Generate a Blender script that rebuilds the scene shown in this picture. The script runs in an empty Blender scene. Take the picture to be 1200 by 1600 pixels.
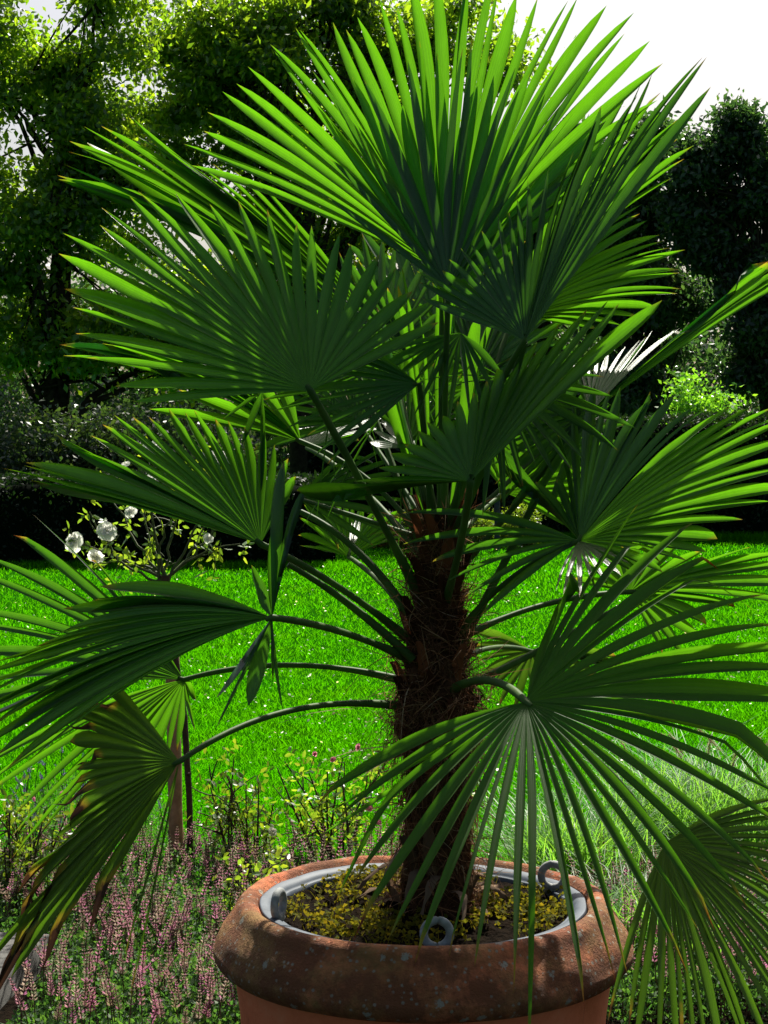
import bpy, math, random
import numpy as np
from mathutils import Vector
random.seed(7); RNG = np.random.default_rng(7)
sc = bpy.context.scene
# ------------------------------------------------------------ camera
F = 2700.0; CH = 1.6; PITCH = math.atan(100 / F)
cd = bpy.data.cameras.new('camera'); cam = bpy.data.objects.new('camera', cd)
sc.collection.objects.link(cam); sc.camera = cam
cd.sensor_fit = 'VERTICAL'; cd.sensor_height = 36; cd.lens = F / 1600 * 36
cd.clip_start = 0.05; cd.clip_end = 3000
cam.location = (0, 0, CH); cam.rotation_euler = (math.pi / 2 - PITCH, 0, 0)
sc.render.resolution_x = 768; sc.render.resolution_y = 1024
# ------------------------------------------------------------ sky, sun, exposure
SUN_EL = math.radians(50); SUN_AZ = math.radians(14)      # azimuth measured to the right of straight ahead (+Y)
w = bpy.data.worlds.new('World'); sc.world = w; w.use_nodes = True
nt = w.node_tree; bg = nt.nodes['Background']
sky = nt.nodes.new('ShaderNodeTexSky'); sky.sky_type = 'NISHITA'; sky.sun_disc = False
sky.sun_elevation = SUN_EL; sky.sun_rotation = SUN_AZ
sky.air_density = 1.0; sky.dust_density = 5.0; sky.ozone_density = 1.0
nt.links.new(sky.outputs[0], bg.inputs[0]); bg.inputs[1].default_value = 0.06
sl = bpy.data.lights.new('sun', 'SUN'); sl.energy = 5.0; sl.angle = math.radians(0.5); sl.color = (1, 0.96, 0.84)
sun = bpy.data.objects.new('sun', sl); sc.collection.objects.link(sun)
sd = Vector((math.sin(SUN_AZ) * math.cos(SUN_EL), math.cos(SUN_AZ) * math.cos(SUN_EL), math.sin(SUN_EL)))
sun.rotation_euler = sd.to_track_quat('Z', 'Y').to_euler(); sun.location = (0, 0, 30)
vs = sc.view_settings; vs.view_transform = 'Standard'; vs.look = 'None'; vs.gamma = 1; vs.exposure = 0.95
# ------------------------------------------------------------ helpers
def at(px, py, Y):
    x = (px - 600) / F; y = (800 - py) / F
    fy = math.cos(PITCH) + y * math.sin(PITCH); fz = -math.sin(PITCH) + y * math.cos(PITCH)
    t = Y / fy
    return np.array([t * x, Y, CH + t * fz])
def gy(py):      # distance at which the ground shows at this picture height
    y = (800 - py) / F
    fy = math.cos(PITCH) + y * math.sin(PITCH); fz = -math.sin(PITCH) + y * math.cos(PITCH)
    return -CH / fz * fy
def nrm(v):
    return v / (np.linalg.norm(v, axis=-1, keepdims=True) + 1e-9)
class MB:
    def __init__(s):
        s.v = []; s.f3 = []; s.f4 = []; s.c = []; s.n = 0; s.m3 = []; s.m4 = []
    def add(s, v, f, c=None, mi=0):
        v = np.asarray(v, float).reshape(-1, 3); f = np.asarray(f, int)
        if len(f) == 0: return
        if c is None: c = (0.5, 0.5, 0.5)
        c = np.broadcast_to(np.asarray(c, float), (len(v), 3))
        s.v.append(v); s.c.append(c)
        if f.shape[1] == 3: s.f3.append(f + s.n); s.m3.append(np.full(len(f), mi))
        else: s.f4.append(f + s.n); s.m4.append(np.full(len(f), mi))
        s.n += len(v)
    def build(s, name, mats, parent=None, smooth=False):
        me = bpy.data.meshes.new(name)
        V = np.concatenate(s.v); C = np.concatenate(s.c)
        f3 = np.concatenate(s.f3) if s.f3 else np.zeros((0, 3), int)
        f4 = np.concatenate(s.f4) if s.f4 else np.zeros((0, 4), int)
        m = np.concatenate([np.concatenate(s.m3) if s.m3 else np.zeros(0, int), np.concatenate(s.m4) if s.m4 else np.zeros(0, int)])
        loops = np.concatenate([f3.ravel(), f4.ravel()])
        tot = np.concatenate([np.full(len(f3), 3), np.full(len(f4), 4)]); st = np.concatenate([[0], np.cumsum(tot)[:-1]])
        me.vertices.add(len(V)); me.vertices.foreach_set('co', V.ravel().astype('f4'))
        me.loops.add(len(loops)); me.loops.foreach_set('vertex_index', loops.astype('i4'))
        me.polygons.add(len(tot)); me.polygons.foreach_set('loop_start', st.astype('i4'))
        try: me.polygons.foreach_set('loop_total', tot.astype('i4'))
        except Exception: pass
        a = me.color_attributes.new('col', 'FLOAT_COLOR', 'POINT')
        a.data.foreach_set('color', np.hstack([C, np.ones((len(C), 1))]).ravel().astype('f4'))
        mats = mats if isinstance(mats, (list, tuple)) else [mats]
        for q in mats: me.materials.append(q)
        if len(mats) > 1: me.polygons.foreach_set('material_index', m.astype('i4'))
        if smooth: me.polygons.foreach_set('use_smooth', np.ones(len(tot), bool))
        me.update(calc_edges=True); me.validate()
        o = bpy.data.objects.new(name, me); sc.collection.objects.link(o)
        if parent is not None:
            o.parent = parent; o.matrix_parent_inverse = inv(parent)
        return o
def inv(p):
    from mathutils import Matrix
    return Matrix.Translation(-p.location) if p.type == 'EMPTY' else Matrix.Identity(4)
def tag(o, label=None, cat=None, group=None, kind=None):
    if label: o['label'] = label
    if cat: o['category'] = cat
    if group: o['group'] = group
    if kind: o['kind'] = kind
    return o
def thing(name, loc, label, cat, group=None):
    o = bpy.data.objects.new(name, None); sc.collection.objects.link(o); o.location = tuple(loc); o.empty_display_size = 0.1
    return tag(o, label, cat, group)
def tube(mb, pts, rad, k=8, c=None, mi=0, cap=True):
    pts = np.asarray(pts, float); n = len(pts); rad = np.broadcast_to(rad, (n,))
    T = nrm(np.gradient(pts, axis=0)); ref = np.array([0, 0, 1.0]) if abs(T[0, 2]) < 0.9 else np.array([1.0, 0, 0])
    S = nrm(np.cross(T, ref)); U = np.cross(S, T)
    a = np.linspace(0, 2 * math.pi, k, endpoint=False)
    V = pts[:, None] + rad[:, None, None] * (np.cos(a)[None, :, None] * S[:, None] + np.sin(a)[None, :, None] * U[:, None])
    f = [(i * k + j, i * k + (j + 1) % k, (i + 1) * k + (j + 1) % k, (i + 1) * k + j) for i in range(n - 1) for j in range(k)]
    mb.add(V, f, c, mi)
    if cap:
        for e in (0, n - 1):
            vv = np.vstack([V[e], pts[e]]); mb.add(vv, [(j, (j + 1) % k, k) for j in range(k)], c if c is None or np.ndim(c) == 1 else c[e], mi)
def bez(a, b, c, n=12, d=None):
    t = np.linspace(0, 1, n)[:, None]; a, b, c = map(np.asarray, (a, b, c))
    if d is None: return (1 - t) ** 2 * a + 2 * t * (1 - t) * b + t * t * c
    return (1 - t) ** 3 * a + 3 * t * (1 - t) ** 2 * b + 3 * t * t * (1 - t) * c + t ** 3 * np.asarray(d)
def lathe(mb, prof, k=96, c=None, ctr=(0, 0, 0), mi=0, closed=False):
    p = np.asarray(prof, float); n = len(p); a = np.linspace(0, 2 * math.pi, k, endpoint=False)
    V = np.stack([p[:, 0][:, None] * np.cos(a), p[:, 0][:, None] * np.sin(a), np.repeat(p[:, 1][:, None], k, 1)], -1) + np.asarray(ctr)
    r = range(n if closed else n - 1)
    mb.add(V, [(i * k + j, i * k + (j + 1) % k, ((i + 1) % n) * k + (j + 1) % k, ((i + 1) % n) * k + j) for i in r for j in range(k)], c, mi)
# ------------------------------------------------------------ materials
class NT:
    def __init__(s, name):
        s.m = bpy.data.materials.new(name); s.m.use_nodes = True; s.t = s.m.node_tree; s.t.nodes.clear()
        s.out = s.n('ShaderNodeOutputMaterial')
    def n(s, t, **k):
        q = s.t.nodes.new(t)
        for a, b in k.items():
            if a.startswith('_'): setattr(q, a[1:], b)
            else: s.set(q, a, b)
        return q
    def set(s, q, a, b):
        i = q.inputs[int(a[1:])] if a[0] == 'i' and a[1:].isdigit() else q.inputs[a.replace('__', ' ')]
        if isinstance(b, bpy.types.NodeSocket): s.t.links.new(b, i)
        elif isinstance(b, (tuple, list)) and len(b) == 3 and i.type == 'RGBA': i.default_value = (*b, 1)
        else: i.default_value = b
    def noise(s, scale, detail=4, rough=.55, vec=None, dist=0):
        k = dict(Scale=scale, Detail=detail, Roughness=rough, Distortion=dist)
        q = s.n('ShaderNodeTexNoise', **k)
        if vec is not None: s.set(q, 'Vector', vec)
        return q.outputs['Fac']
    def obj(s): return s.n('ShaderNodeTexCoord').outputs['Object']
    def ramp(s, fac, stops):
        q = s.n('ShaderNodeValToRGB'); s.set(q, 'Fac', fac); e = q.color_ramp.elements
        while len(e) < len(stops): e.new(.5)
        for el, (p, c) in zip(e, stops): el.position = p; el.color = (*c, 1) if len(c) == 3 else c
        return q.outputs['Color']
    def mix(s, fac, a, b, mode='MIX'):
        q = s.n('ShaderNodeMix', _data_type='RGBA', _blend_type=mode); 
        for i, v in ((0, fac), (6, a), (7, b)):
            if isinstance(v, bpy.types.NodeSocket): s.t.links.new(v, q.inputs[i])
            elif isinstance(v, (tuple, list)): q.inputs[i].default_value = (*v, 1)
            else: q.inputs[i].default_value = v
        return q.outputs[2]
    def math(s, op, a, b=0.0):
        q = s.n('ShaderNodeMath', _operation=op); s.set(q, 'i0', a); s.set(q, 'i1', b); return q.outputs[0]
    def attr(s):
        q = s.n('ShaderNodeVertexColor', _layer_name='col'); r = s.n('ShaderNodeSeparateColor', Color=q.outputs[0])
        return q.outputs[0], r.outputs
    def bump(s, h, strength=.3, dist=.01):
        return s.n('ShaderNodeBump', Height=h, Strength=strength, Distance=dist).outputs[0]
    def fin(s, sh, disp=None):
        s.t.links.new(sh, s.out.inputs[0]); return s.m
    def pbr(s, col, rough=.6, normal=None, **k):
        q = s.n('ShaderNodeBsdfPrincipled'); s.set(q, 'Base Color', col); s.set(q, 'Roughness', rough)
        if normal is not None: s.set(q, 'Normal', normal)
        for a, b in k.items(): s.set(q, a, b)
        return q.outputs[0]
    def trans(s, sh, col, fac, normal=None):
        q = s.n('ShaderNodeBsdfTranslucent'); s.set(q, 'Color', col)
        if normal is not None: s.set(q, 'Normal', normal)
        m = s.n('ShaderNodeMixShader'); s.set(m, 'i0', fac); s.t.links.new(sh, m.inputs[1]); s.t.links.new(q.outputs[0], m.inputs[2])
        return m.outputs[0]
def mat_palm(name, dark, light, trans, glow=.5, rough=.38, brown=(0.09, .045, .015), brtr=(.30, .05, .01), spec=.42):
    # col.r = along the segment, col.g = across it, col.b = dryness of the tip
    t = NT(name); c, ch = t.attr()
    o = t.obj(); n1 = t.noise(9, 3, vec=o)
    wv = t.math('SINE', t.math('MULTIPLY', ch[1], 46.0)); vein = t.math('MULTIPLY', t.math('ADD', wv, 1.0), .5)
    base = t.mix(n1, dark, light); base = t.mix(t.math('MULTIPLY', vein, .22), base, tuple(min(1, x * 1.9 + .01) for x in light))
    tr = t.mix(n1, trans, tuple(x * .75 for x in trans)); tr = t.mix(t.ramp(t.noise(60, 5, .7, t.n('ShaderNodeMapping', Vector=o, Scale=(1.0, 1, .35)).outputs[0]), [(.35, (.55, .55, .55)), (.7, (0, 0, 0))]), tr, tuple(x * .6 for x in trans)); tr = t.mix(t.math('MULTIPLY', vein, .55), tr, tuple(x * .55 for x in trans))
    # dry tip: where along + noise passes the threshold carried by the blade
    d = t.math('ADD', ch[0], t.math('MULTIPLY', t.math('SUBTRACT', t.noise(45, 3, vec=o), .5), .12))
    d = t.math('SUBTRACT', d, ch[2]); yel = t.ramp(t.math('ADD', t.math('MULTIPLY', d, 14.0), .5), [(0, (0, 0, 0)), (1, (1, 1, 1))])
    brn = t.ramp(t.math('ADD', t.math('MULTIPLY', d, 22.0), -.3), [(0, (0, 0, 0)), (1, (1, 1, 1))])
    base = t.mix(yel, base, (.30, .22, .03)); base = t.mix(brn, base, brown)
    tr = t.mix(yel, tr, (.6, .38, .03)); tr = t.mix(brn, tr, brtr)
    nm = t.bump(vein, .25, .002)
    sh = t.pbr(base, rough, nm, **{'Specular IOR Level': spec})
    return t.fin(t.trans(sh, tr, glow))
def mat_leaf(name, a, b, trans, glow=.45, rough=.45, spec=.5, patch=0):
    t = NT(name); c, ch = t.attr()
    base = t.mix(ch[0], a, b); tr = t.mix(ch[0], tuple(x * .7 for x in trans), trans)
    pt = t.noise(patch, 3, .6, t.obj()) if patch else 0.5
    if patch: tr = t.mix(t.ramp(pt, [(.35, (0, 0, 0)), (.65, (1, 1, 1))]), tuple(x * y for x, y in zip(trans, (1.2, .70, .5))), tr)
    tr = t.mix(t.math('MULTIPLY', ch[1], ch[1]), tr, tuple(x for x in (trans[0] * 1.6, trans[1] * 1.15, trans[2])))
    return t.fin(t.trans(t.pbr(base, rough, **{'Specular IOR Level': spec}), tr, glow))
def mat_simple(name, a, b, scale=20, rough=.8, bump=.4, dist=.004, detail=6):
    t = NT(name); o = t.obj(); n = t.noise(scale, detail, .6, o)
    return t.fin(t.pbr(t.ramp(n, [(.3, a), (.7, b)]), rough, t.bump(n, bump, dist), **{'Specular IOR Level': .03 if rough > .85 else .25}))
def mat_vcol(name, rough=.7, glow=.0, spec=.3):
    t = NT(name); c, ch = t.attr(); sh = t.pbr(c, rough, **{'Specular IOR Level': spec})
    return t.fin(t.trans(sh, c, glow) if glow else sh)
M = {}
M['palm'] = mat_palm('palm_blade', (.016, .045, .009), (.028, .068, .012), (.21, .66, .010), .44, .33, spec=.5)
M['palm_matte'] = mat_palm('matt_palm_blade', (.020, .055, .010), (.04, .09, .014), (.20, .62, .010), .38, .5, spec=.22)
M['palm_old'] = mat_palm('old_palm_blade', (.045, .085, .014), (.085, .12, .02), (.18, .42, .015), .38, .45, (.05, .03, .015), (.07, .03, .015))
M['palm_shade'] = mat_palm('shaded_palm_blade', (.013, .036, .016), (.022, .055, .022), (.13, .44, .012), .36, .36, spec=.5)  # darker, bluer copy of the blade: shade within the crown put into its colour
def mat_petiole():
    t = NT('petiole_green'); n = t.noise(14, 3, vec=t.obj())
    return t.fin(t.trans(t.pbr(t.ramp(n, [(.3, (.035, .085, .015)), (.7, (.07, .13, .025))]), .6, **{'Specular IOR Level': .2}), (.2, .45, .03), .15))
M['petiole'] = mat_petiole()
M['bark'] = mat_simple('tree_bark', (.012, .010, .007), (.05, .04, .028), 9, .9, .8, .03)
M['palm_bark'] = mat_simple('palm_trunk_fibre', (.02, .010, .006), (.13, .06, .03), 45, .95, 1, .01)
M['fibre'] = mat_vcol('palm_fibre_strand', .85, .3, .1)
M['wood'] = mat_simple('stake_wood', (.22, .12, .06), (.42, .25, .13), 30, .8, .5, .003)
M['grass'] = mat_leaf('grass_blade', (.012, .085, .001), (.03, .14, .001), (.085, .58, .001), .5, .9, 0.0, patch=1.6)
M['tallgrass'] = mat_leaf('tall_grass_blade', (.03, .11, .02), (.10, .22, .05), (.25, .65, .05), .45, .5)
M['leafA'] = mat_leaf('broadleaf_foliage', (.018, .05, .008), (.05, .11, .012), (.36, .70, .02), .5, .35, .6)
M['leafD'] = mat_leaf('dark_tree_foliage', (.014, .036, .018), (.035, .07, .034), (.09, .24, .04), .38, .42, .5)
M['leafS'] = mat_leaf('shrub_foliage', (.015, .035, .016), (.045, .08, .035), (.10, .22, .03), .3, .4)
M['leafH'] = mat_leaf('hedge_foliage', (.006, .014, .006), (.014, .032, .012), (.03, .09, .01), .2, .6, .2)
M['leafB'] = mat_leaf('bright_bush_foliage', (.05, .16, .02), (.09, .24, .03), (.3, .8, .03), .45, .4)
M['leafR'] = mat_leaf('rose_foliage', (.025, .075, .015), (.06, .14, .02), (.35, .60, .03), .45, .35)
M['leafY'] = mat_leaf('yellowing_rose_foliage', (.03, .075, .012), (.09, .12, .02), (.26, .46, .02), .4, .35)
M['leafG'] = mat_leaf('grey_green_foliage', (.028, .065, .022), (.075, .13, .05), (.12, .34, .04), .38, .6, .25)
M['petal'] = mat_vcol('petal', .6, .72)
M['spike'] = mat_vcol('spike_floret', .8, .25, .1)
M['stem'] = mat_simple('rose_stem', (.04, .06, .02), (.10, .12, .04), 40, .6, .3, .002)
M['twig'] = mat_simple('twig_bark', (.03, .018, .010), (.09, .055, .03), 60, .8, .4, .002)
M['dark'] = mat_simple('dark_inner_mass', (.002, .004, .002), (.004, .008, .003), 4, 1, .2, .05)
M['post'] = mat_simple('painted_post', (.02, .025, .035), (.05, .055, .07), 20, .5, .2, .002)
def mat_ground():
    t = NT('lawn_soil'); o = t.obj(); n = t.noise(3, 6, .7, o); n2 = t.noise(60, 4, .7, o)
    return t.fin(t.pbr(t.mix(n2, t.ramp(n, [(.3, (.006, .07, .001)), (.7, (.012, .11, .002))]), (.008, .05, .002)), .95, t.bump(n2, .6, .02), **{'Specular IOR Level': 0.0}))
M['lawn'] = mat_ground()
M['soil'] = mat_simple('bed_soil', (.004, .003, .002), (.016, .010, .006), 55, 1, 1, .02)
def mat_pot(name, moss):
    t = NT(name); o = t.obj(); n = t.noise(7, 6, .65, o); n2 = t.noise(70, 5, .7, o)
    base = t.ramp(t.math('ADD', t.math('MULTIPLY', n, .7), t.math('MULTIPLY', n2, .3)), [(.3, (.62, .15, .06)), (.55, (.80, .22, .10)), (.75, (.80, .30, .16))])
    if moss:
        m1 = t.noise(5.5, 6, .7, t.n('ShaderNodeVectorMath', _operation='ADD', i0=o, i1=(4.0, 2, 1)).outputs[0])
        base = t.mix(t.ramp(m1, [(.34, (0, 0, 0)), (.56, (.9, .9, .9))]), base, (.22, .15, .05))
        m2 = t.noise(11, 6, .75, o)
        base = t.mix(t.ramp(m2, [(.38, (0, 0, 0)), (.56, (.9, .9, .9))]), base, (.17, .06, .028))
        # crusty pale lichen spots of uneven size
        v = t.n('ShaderNodeTexVoronoi', Vector=o, Scale=75.0, Randomness=1.0)
        wob = t.math('ADD', v.outputs['Distance'], t.math('MULTIPLY', t.math('SUBTRACT', t.noise(260, 3, .7, o), .5), .35))
        spot = t.ramp(wob, [(.16, (1, 1, 1)), (.27, (0, 0, 0))])
        keep = t.ramp(t.math('ADD', t.n('ShaderNodeSeparateColor', Color=v.outputs['Color']).outputs[0], t.math('MULTIPLY', t.math('SUBTRACT', t.noise(9, 3, .6, o), .5), 1.6)), [(.22, (0, 0, 0)), (.32, (1, 1, 1))])
        v2 = t.n('ShaderNodeTexVoronoi', Vector=o, Scale=24.0, Randomness=1.0)
        w2 = t.math('ADD', v2.outputs['Distance'], t.math('MULTIPLY', t.math('SUBTRACT', t.noise(120, 4, .7, o), .5), .7))
        s2 = t.math('MULTIPLY', t.ramp(w2, [(.13, (1, 1, 1)), (.20, (0, 0, 0))]), t.ramp(t.n('ShaderNodeSeparateColor', Color=v2.outputs['Color']).outputs[1], [(.42, (0, 0, 0)), (.46, (1, 1, 1))]))
        base = t.mix(t.math('MULTIPLY', t.math('MULTIPLY', spot, keep), .75), base, (.30, .29, .24))
        base = t.mix(t.math('MULTIPLY', s2, .8), base, (.36, .36, .31))
    else:
        vv = t.n('ShaderNodeMapping', Vector=o, Scale=(60.0, 60, 4)).outputs[0]
        st = t.noise(1, 5, .7, vv); base = t.mix(t.ramp(st, [(.62, (0, 0, 0)), (.78, (.6, .6, .6))]), base, (.09, .035, .02))
    return t.fin(t.pbr(base, .8, t.bump(t.math('ADD', n2, t.math('MULTIPLY', t.noise(220, 4, .75, o), .8)), .9 if moss else .25, .008), **{'Specular IOR Level': .2}))
M['pot'] = mat_pot('terracotta', False); M['potrim'] = mat_pot('weathered_terracotta', True)
M['liner'] = mat_simple('grey_plastic', (.035, .05, .07), (.08, .10, .13), 25, .6, .15, .002)
M['lug'] = mat_simple('worn_grey_lug', (.16, .17, .17), (.34, .35, .35), 60, .7, .4, .002)
def mat_stone():
    t = NT('concrete'); o = t.obj(); n = t.noise(8, 6, .7, o); n2 = t.noise(190, 3, .8, o)
    b = t.ramp(n, [(.3, (.04, .038, .036)), (.7, (.10, .097, .09))]); b = t.mix(t.ramp(n2, [(.36, (1, 1, 1)), (.42, (0, 0, 0))]), b, (.05, .05, .05))
    return t.fin(t.pbr(b, .9, t.bump(n2, .7, .003)))
M['stone'] = mat_stone()
# ------------------------------------------------------------ scattered leaves
def leaves(mb, P, size, c0=0, c1=1, aspect=.5, up=.0, mi=0, D=None, sj=.35):
    P = np.asarray(P); n = len(P)
    d = nrm(RNG.normal(size=(n, 3)) + np.array([0, 0, -up])) if D is None else nrm(D + RNG.normal(size=(n, 3)) * .35)
    s = nrm(np.cross(d, RNG.normal(size=(n, 3)))); nn = np.cross(d, s)
    L = (size * (1 + sj * RNG.uniform(-1, 1, n)))[:, None]
    V = np.stack([P, P + d * L * .45 + s * L * aspect * .5 + nn * L * .10, P + d * L, P + d * L * .45 - s * L * aspect * .5 + nn * L * .10], 1)
    f = np.arange(n * 4).reshape(n, 4)
    c = np.stack([RNG.uniform(c0, c1, n), RNG.uniform(0, 1, n), RNG.uniform(0, 1, n)], 1)
    mb.add(V, f, np.repeat(c, 4, 0), mi)
def clumps(centres, rad, per, flat=.7):
    c = np.asarray(centres); n = len(c); o = RNG.normal(size=(n, per, 3)) * np.array([1, 1, flat]) * .55
    r = np.broadcast_to(np.asarray(rad), (n,))[:, None, None]
    return (c[:, None] + o * r).reshape(-1, 3)
def ell(n, c, r, shell=.45):
    d = nrm(RNG.normal(size=(n, 3))); u = RNG.uniform(0, 1, n)[:, None] ** shell
    return np.asarray(c) + d * u * np.asarray(r)
SEED = [100]
def tree(name, base, trunk_r, H, blobs, per, size, mat, label, rad=.5, lean=(0, 0), group=None, aspect=.5, up=.6, limbs=28, twigr=.03, trunk_h=.75, split_vis=True):
    global RNG
    SEED[0] += 1; RNG = np.random.default_rng(SEED[0]); b = np.asarray(base, float); r = thing(name, b, label, 'tree', group)
    top = b + np.array([lean[0], lean[1], H * trunk_h]); mb = MB()
    tp = bez(b - [0, 0, .1], (b + top) / 2 + RNG.normal(size=3) * .25, top, 14); tube(mb, tp, np.linspace(trunk_r, trunk_r * .3, 14) * (1 + .08 * RNG.normal(size=14)), 10)
    cen = []
    for (c, rr, n) in blobs:
        left = n
        while left > 0:
            k_ = int(min(left, RNG.integers(5, 16))); cc = ell(1, c, np.array(rr) * .95, .45)[0]; q_ = RNG.uniform(.14, .34); cen.append(ell(k_, cc, np.array([max(rr[0], .8), max(rr[1], .8), max(rr[2] * .7, .6)]) * q_ * [1.3, 1.3, .8], .5)); left -= k_
    cen = np.concatenate(cen)
    for i in range(limbs):
        e = cen[RNG.integers(len(cen))]; k = RNG.uniform(.25, .95); s = tp[int(k * 13)]
        if e[2] < s[2] - .5: s = tp[3]
        m = (s + e) / 2 + np.array([0, 0, .25 * np.linalg.norm(e - s)]) * RNG.uniform(-.2, .6) + RNG.normal(size=3) * .2
        pts = bez(s, m, e, 10); pts[1:-1] += RNG.normal(size=(8, 3)) * .05
        tube(mb, pts, np.linspace(trunk_r * .32, twigr * .5, 10), 6)
        for j in range(5):
            q = pts[RNG.integers(3, 9)]; e2 = cen[np.argmin(np.linalg.norm(cen - (q + RNG.normal(size=3) * 1.1), axis=1))]
            tube(mb, bez(q, (q + e2) / 2 + RNG.normal(size=3) * .12, e2, 6), np.linspace(twigr, twigr * .25, 6), 4)
    mb.build('trunk', M['bark'], r, True)
    fo = MB(); leaves(fo, clumps(cen, rad * RNG.uniform(.6, 1.3, len(cen)), per), size, aspect=aspect, up=up); fo.build('crown', mat, r)
    return r
# ------------------------------------------------------------ ground
def lawn_ground():
    mb = MB(); N = 120
    xs = np.concatenate([[-900, -300, -80], np.linspace(-20, 20, N), [80, 300, 900]]); ys = np.concatenate([[-300, -60], np.linspace(-8, 45, N), [90, 300, 1500]])
    X, Y = np.meshgrid(xs, ys); Z = .012 * np.sin(X * .7 + 1) * np.cos(Y * .45)
    Z = np.where((Y < 6) | (Y > 45) | (abs(X) > 20), 0, Z); nx = len(xs)
    f = [(j * nx + i, j * nx + i + 1, (j + 1) * nx + i + 1, (j + 1) * nx + i) for j in range(len(ys) - 1) for i in range(nx - 1)]
    mb.add(np.stack([X, Y, Z], -1), f); tag(mb.build('ground', M['lawn']), kind='structure')
lawn_ground()
mb = MB(); xs = np.linspace(-6, 6, 90); ys = np.linspace(-1.5, 6.35, 60); X, Y = np.meshgrid(xs, ys)
Z = .012 + .02 * RNG.random(X.shape); Z[-1] = -.02; Z[:, 0] = Z[:, -1] = -.02; Z[0] = -.02
Y = Y + np.where(Y > 6.2, .12 * np.sin(X * 2.3), 0)
mb.add(np.stack([X, Y, Z], -1), [(j * 90 + i, j * 90 + i + 1, (j + 1) * 90 + i + 1, (j + 1) * 90 + i) for j in range(59) for i in range(89)])
tag(mb.build('flower_bed_soil', M['soil']), kind='structure')
def blades(mb, P, h, wdt, lean=.35, c0=0, c1=1, rows=2):
    n = len(P); h = h * RNG.uniform(.6, 1.3, n)[:, None]; a = RNG.uniform(0, 2 * math.pi, n)
    s = np.stack([np.cos(a), np.sin(a), 0 * a], 1) * wdt * .5; l = RNG.normal(size=(n, 3)) * lean * h; l[:, 2] = 0
    z = np.array([0, 0, 1.0]); c = np.repeat(np.stack([RNG.uniform(c0, c1, n), RNG.random(n), RNG.random(n)], 1), 5, 0)
    V = np.stack([P - s, P + s, P + s * .75 + l * .35 + z * h * .6, P - s * .75 + l * .35 + z * h * .6, P + l + z * h], 1)
    i = np.arange(n)[:, None] * 5
    mb.add(V, i + np.array([0, 1, 2, 3]), c); mb.add(V, i + np.array([3, 2, 4]), c)
def wedge(n, y0, y1, x0=-.27, x1=.27, p=0.0):
    u = RNG.uniform(size=n); Y = 1 / (1 / y0 + u * (1 / y1 - 1 / y0)) if p == 0 else y0 + (y1 - y0) * u
    return np.stack([RNG.uniform(x0, x1, n) * Y, Y, np.zeros(n)], 1)
mb = MB()
P = wedge(270000, 6.2, 29.6); k = (P[:, 1] / 9)[:, None]
for lo, hi in ((6, 9), (9, 13), (13, 19), (19, 30)):
    q = P[(P[:, 1] >= lo) & (P[:, 1] < hi)]; m = (lo + hi) / 2
    blades(mb, q, .026 + .0008 * m, .0040 * m / 8, .8)
P = np.stack([RNG.uniform(-2, 8.5, 9000), 29.9 - np.abs(RNG.normal(0, .25, 9000)), np.zeros(9000)], 1); blades(mb, P, .15, .012, .4)
P = np.stack([RNG.uniform(-6.5, 0, 5000), 23.1 - np.abs(RNG.normal(0, .2, 5000)), np.zeros(5000)], 1); blades(mb, P, .10, .010, .4)
tag(mb.build('lawn_grass', M['grass']), 'short bright green sunlit lawn grass behind the potted palm', 'grass', kind='stuff')
mb = MB(); P = wedge(3600, 6.3, 27) + [0, 0, .035]; P[:, 2] += RNG.uniform(0, .03, len(P))
keep = (np.sin(P[:, 0] * 2.1 + 1) * np.sin(P[:, 1] * .9) + RNG.normal(size=len(P)) * .6) > -.1; P = P[keep]
for i, p in enumerate(P):
    r = .003 + .004 * RNG.random() ** 2 + .0003 * p[1]; a = np.linspace(0, 2 * math.pi, 7)[:-1]; tl = RNG.normal(size=2) * .4
    ring = np.stack([np.cos(a) * r, np.sin(a) * r, (np.cos(a) * tl[0] + np.sin(a) * tl[1]) * r], 1) + p
    mb.add(np.vstack([ring, p + [0, 0, .002]]), [(j, (j + 1) % 6, 6) for j in range(6)], (.75, .75, .62) if RNG.random() < .7 else (.55, .50, .22))
tag(mb.build('lawn_daisies', M['petal']), 'tiny white clover and daisy heads dotted over the green lawn', 'flowers', kind='stuff')
# ------------------------------------------------------------ pot
PC = np.array([at(660, 1400, 3.3)[0], 3.3, at(660, 1400, 3.3)[2]])    # centre of the rim's top
RT = PC[2]
pot = thing('terracotta_pot', (PC[0], PC[1], 0), 'large round terracotta pot with a thick moss and lichen stained rim, holding the palm', 'pot')
def wob(prof, ctr, name, mat, parent, amp=.0022, k=160, cols=None):
    mb = MB(); lathe(mb, prof, k, None, ctr, closed=True); V = mb.v[0].reshape(-1, 3)
    d = V - ctr; an = np.arctan2(d[:, 1], d[:, 0])
    s = amp * (np.sin(an * 3 + 1) + .6 * np.sin(an * 7 + d[:, 2] * 30) + .5 * np.sin(an * 17 + d[:, 2] * 60)); V[:, :2] += (d[:, :2].T / (np.linalg.norm(d[:, :2], axis=1) + 1e-6) * s).T
    V[:, 2] += s * .6; mb.v[0] = V
    return mb.build(name, mat, parent, True)
def smooth_prof(p, m=5):
    p = np.asarray(p, float); out = []
    for i in range(len(p) - 1):
        p0, p1, p2, p3 = p[max(i - 1, 0)], p[i], p[i + 1], p[min(i + 2, len(p) - 1)]
        for t in np.linspace(0, 1, m, endpoint=False):
            out.append(.5 * ((2 * p1) + (-p0 + p2) * t + (2 * p0 - 5 * p1 + 4 * p2 - p3) * t * t + (-p0 + 3 * p1 - 3 * p2 + p3) * t ** 3))
    return np.array(out + [p[-1]])
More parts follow.
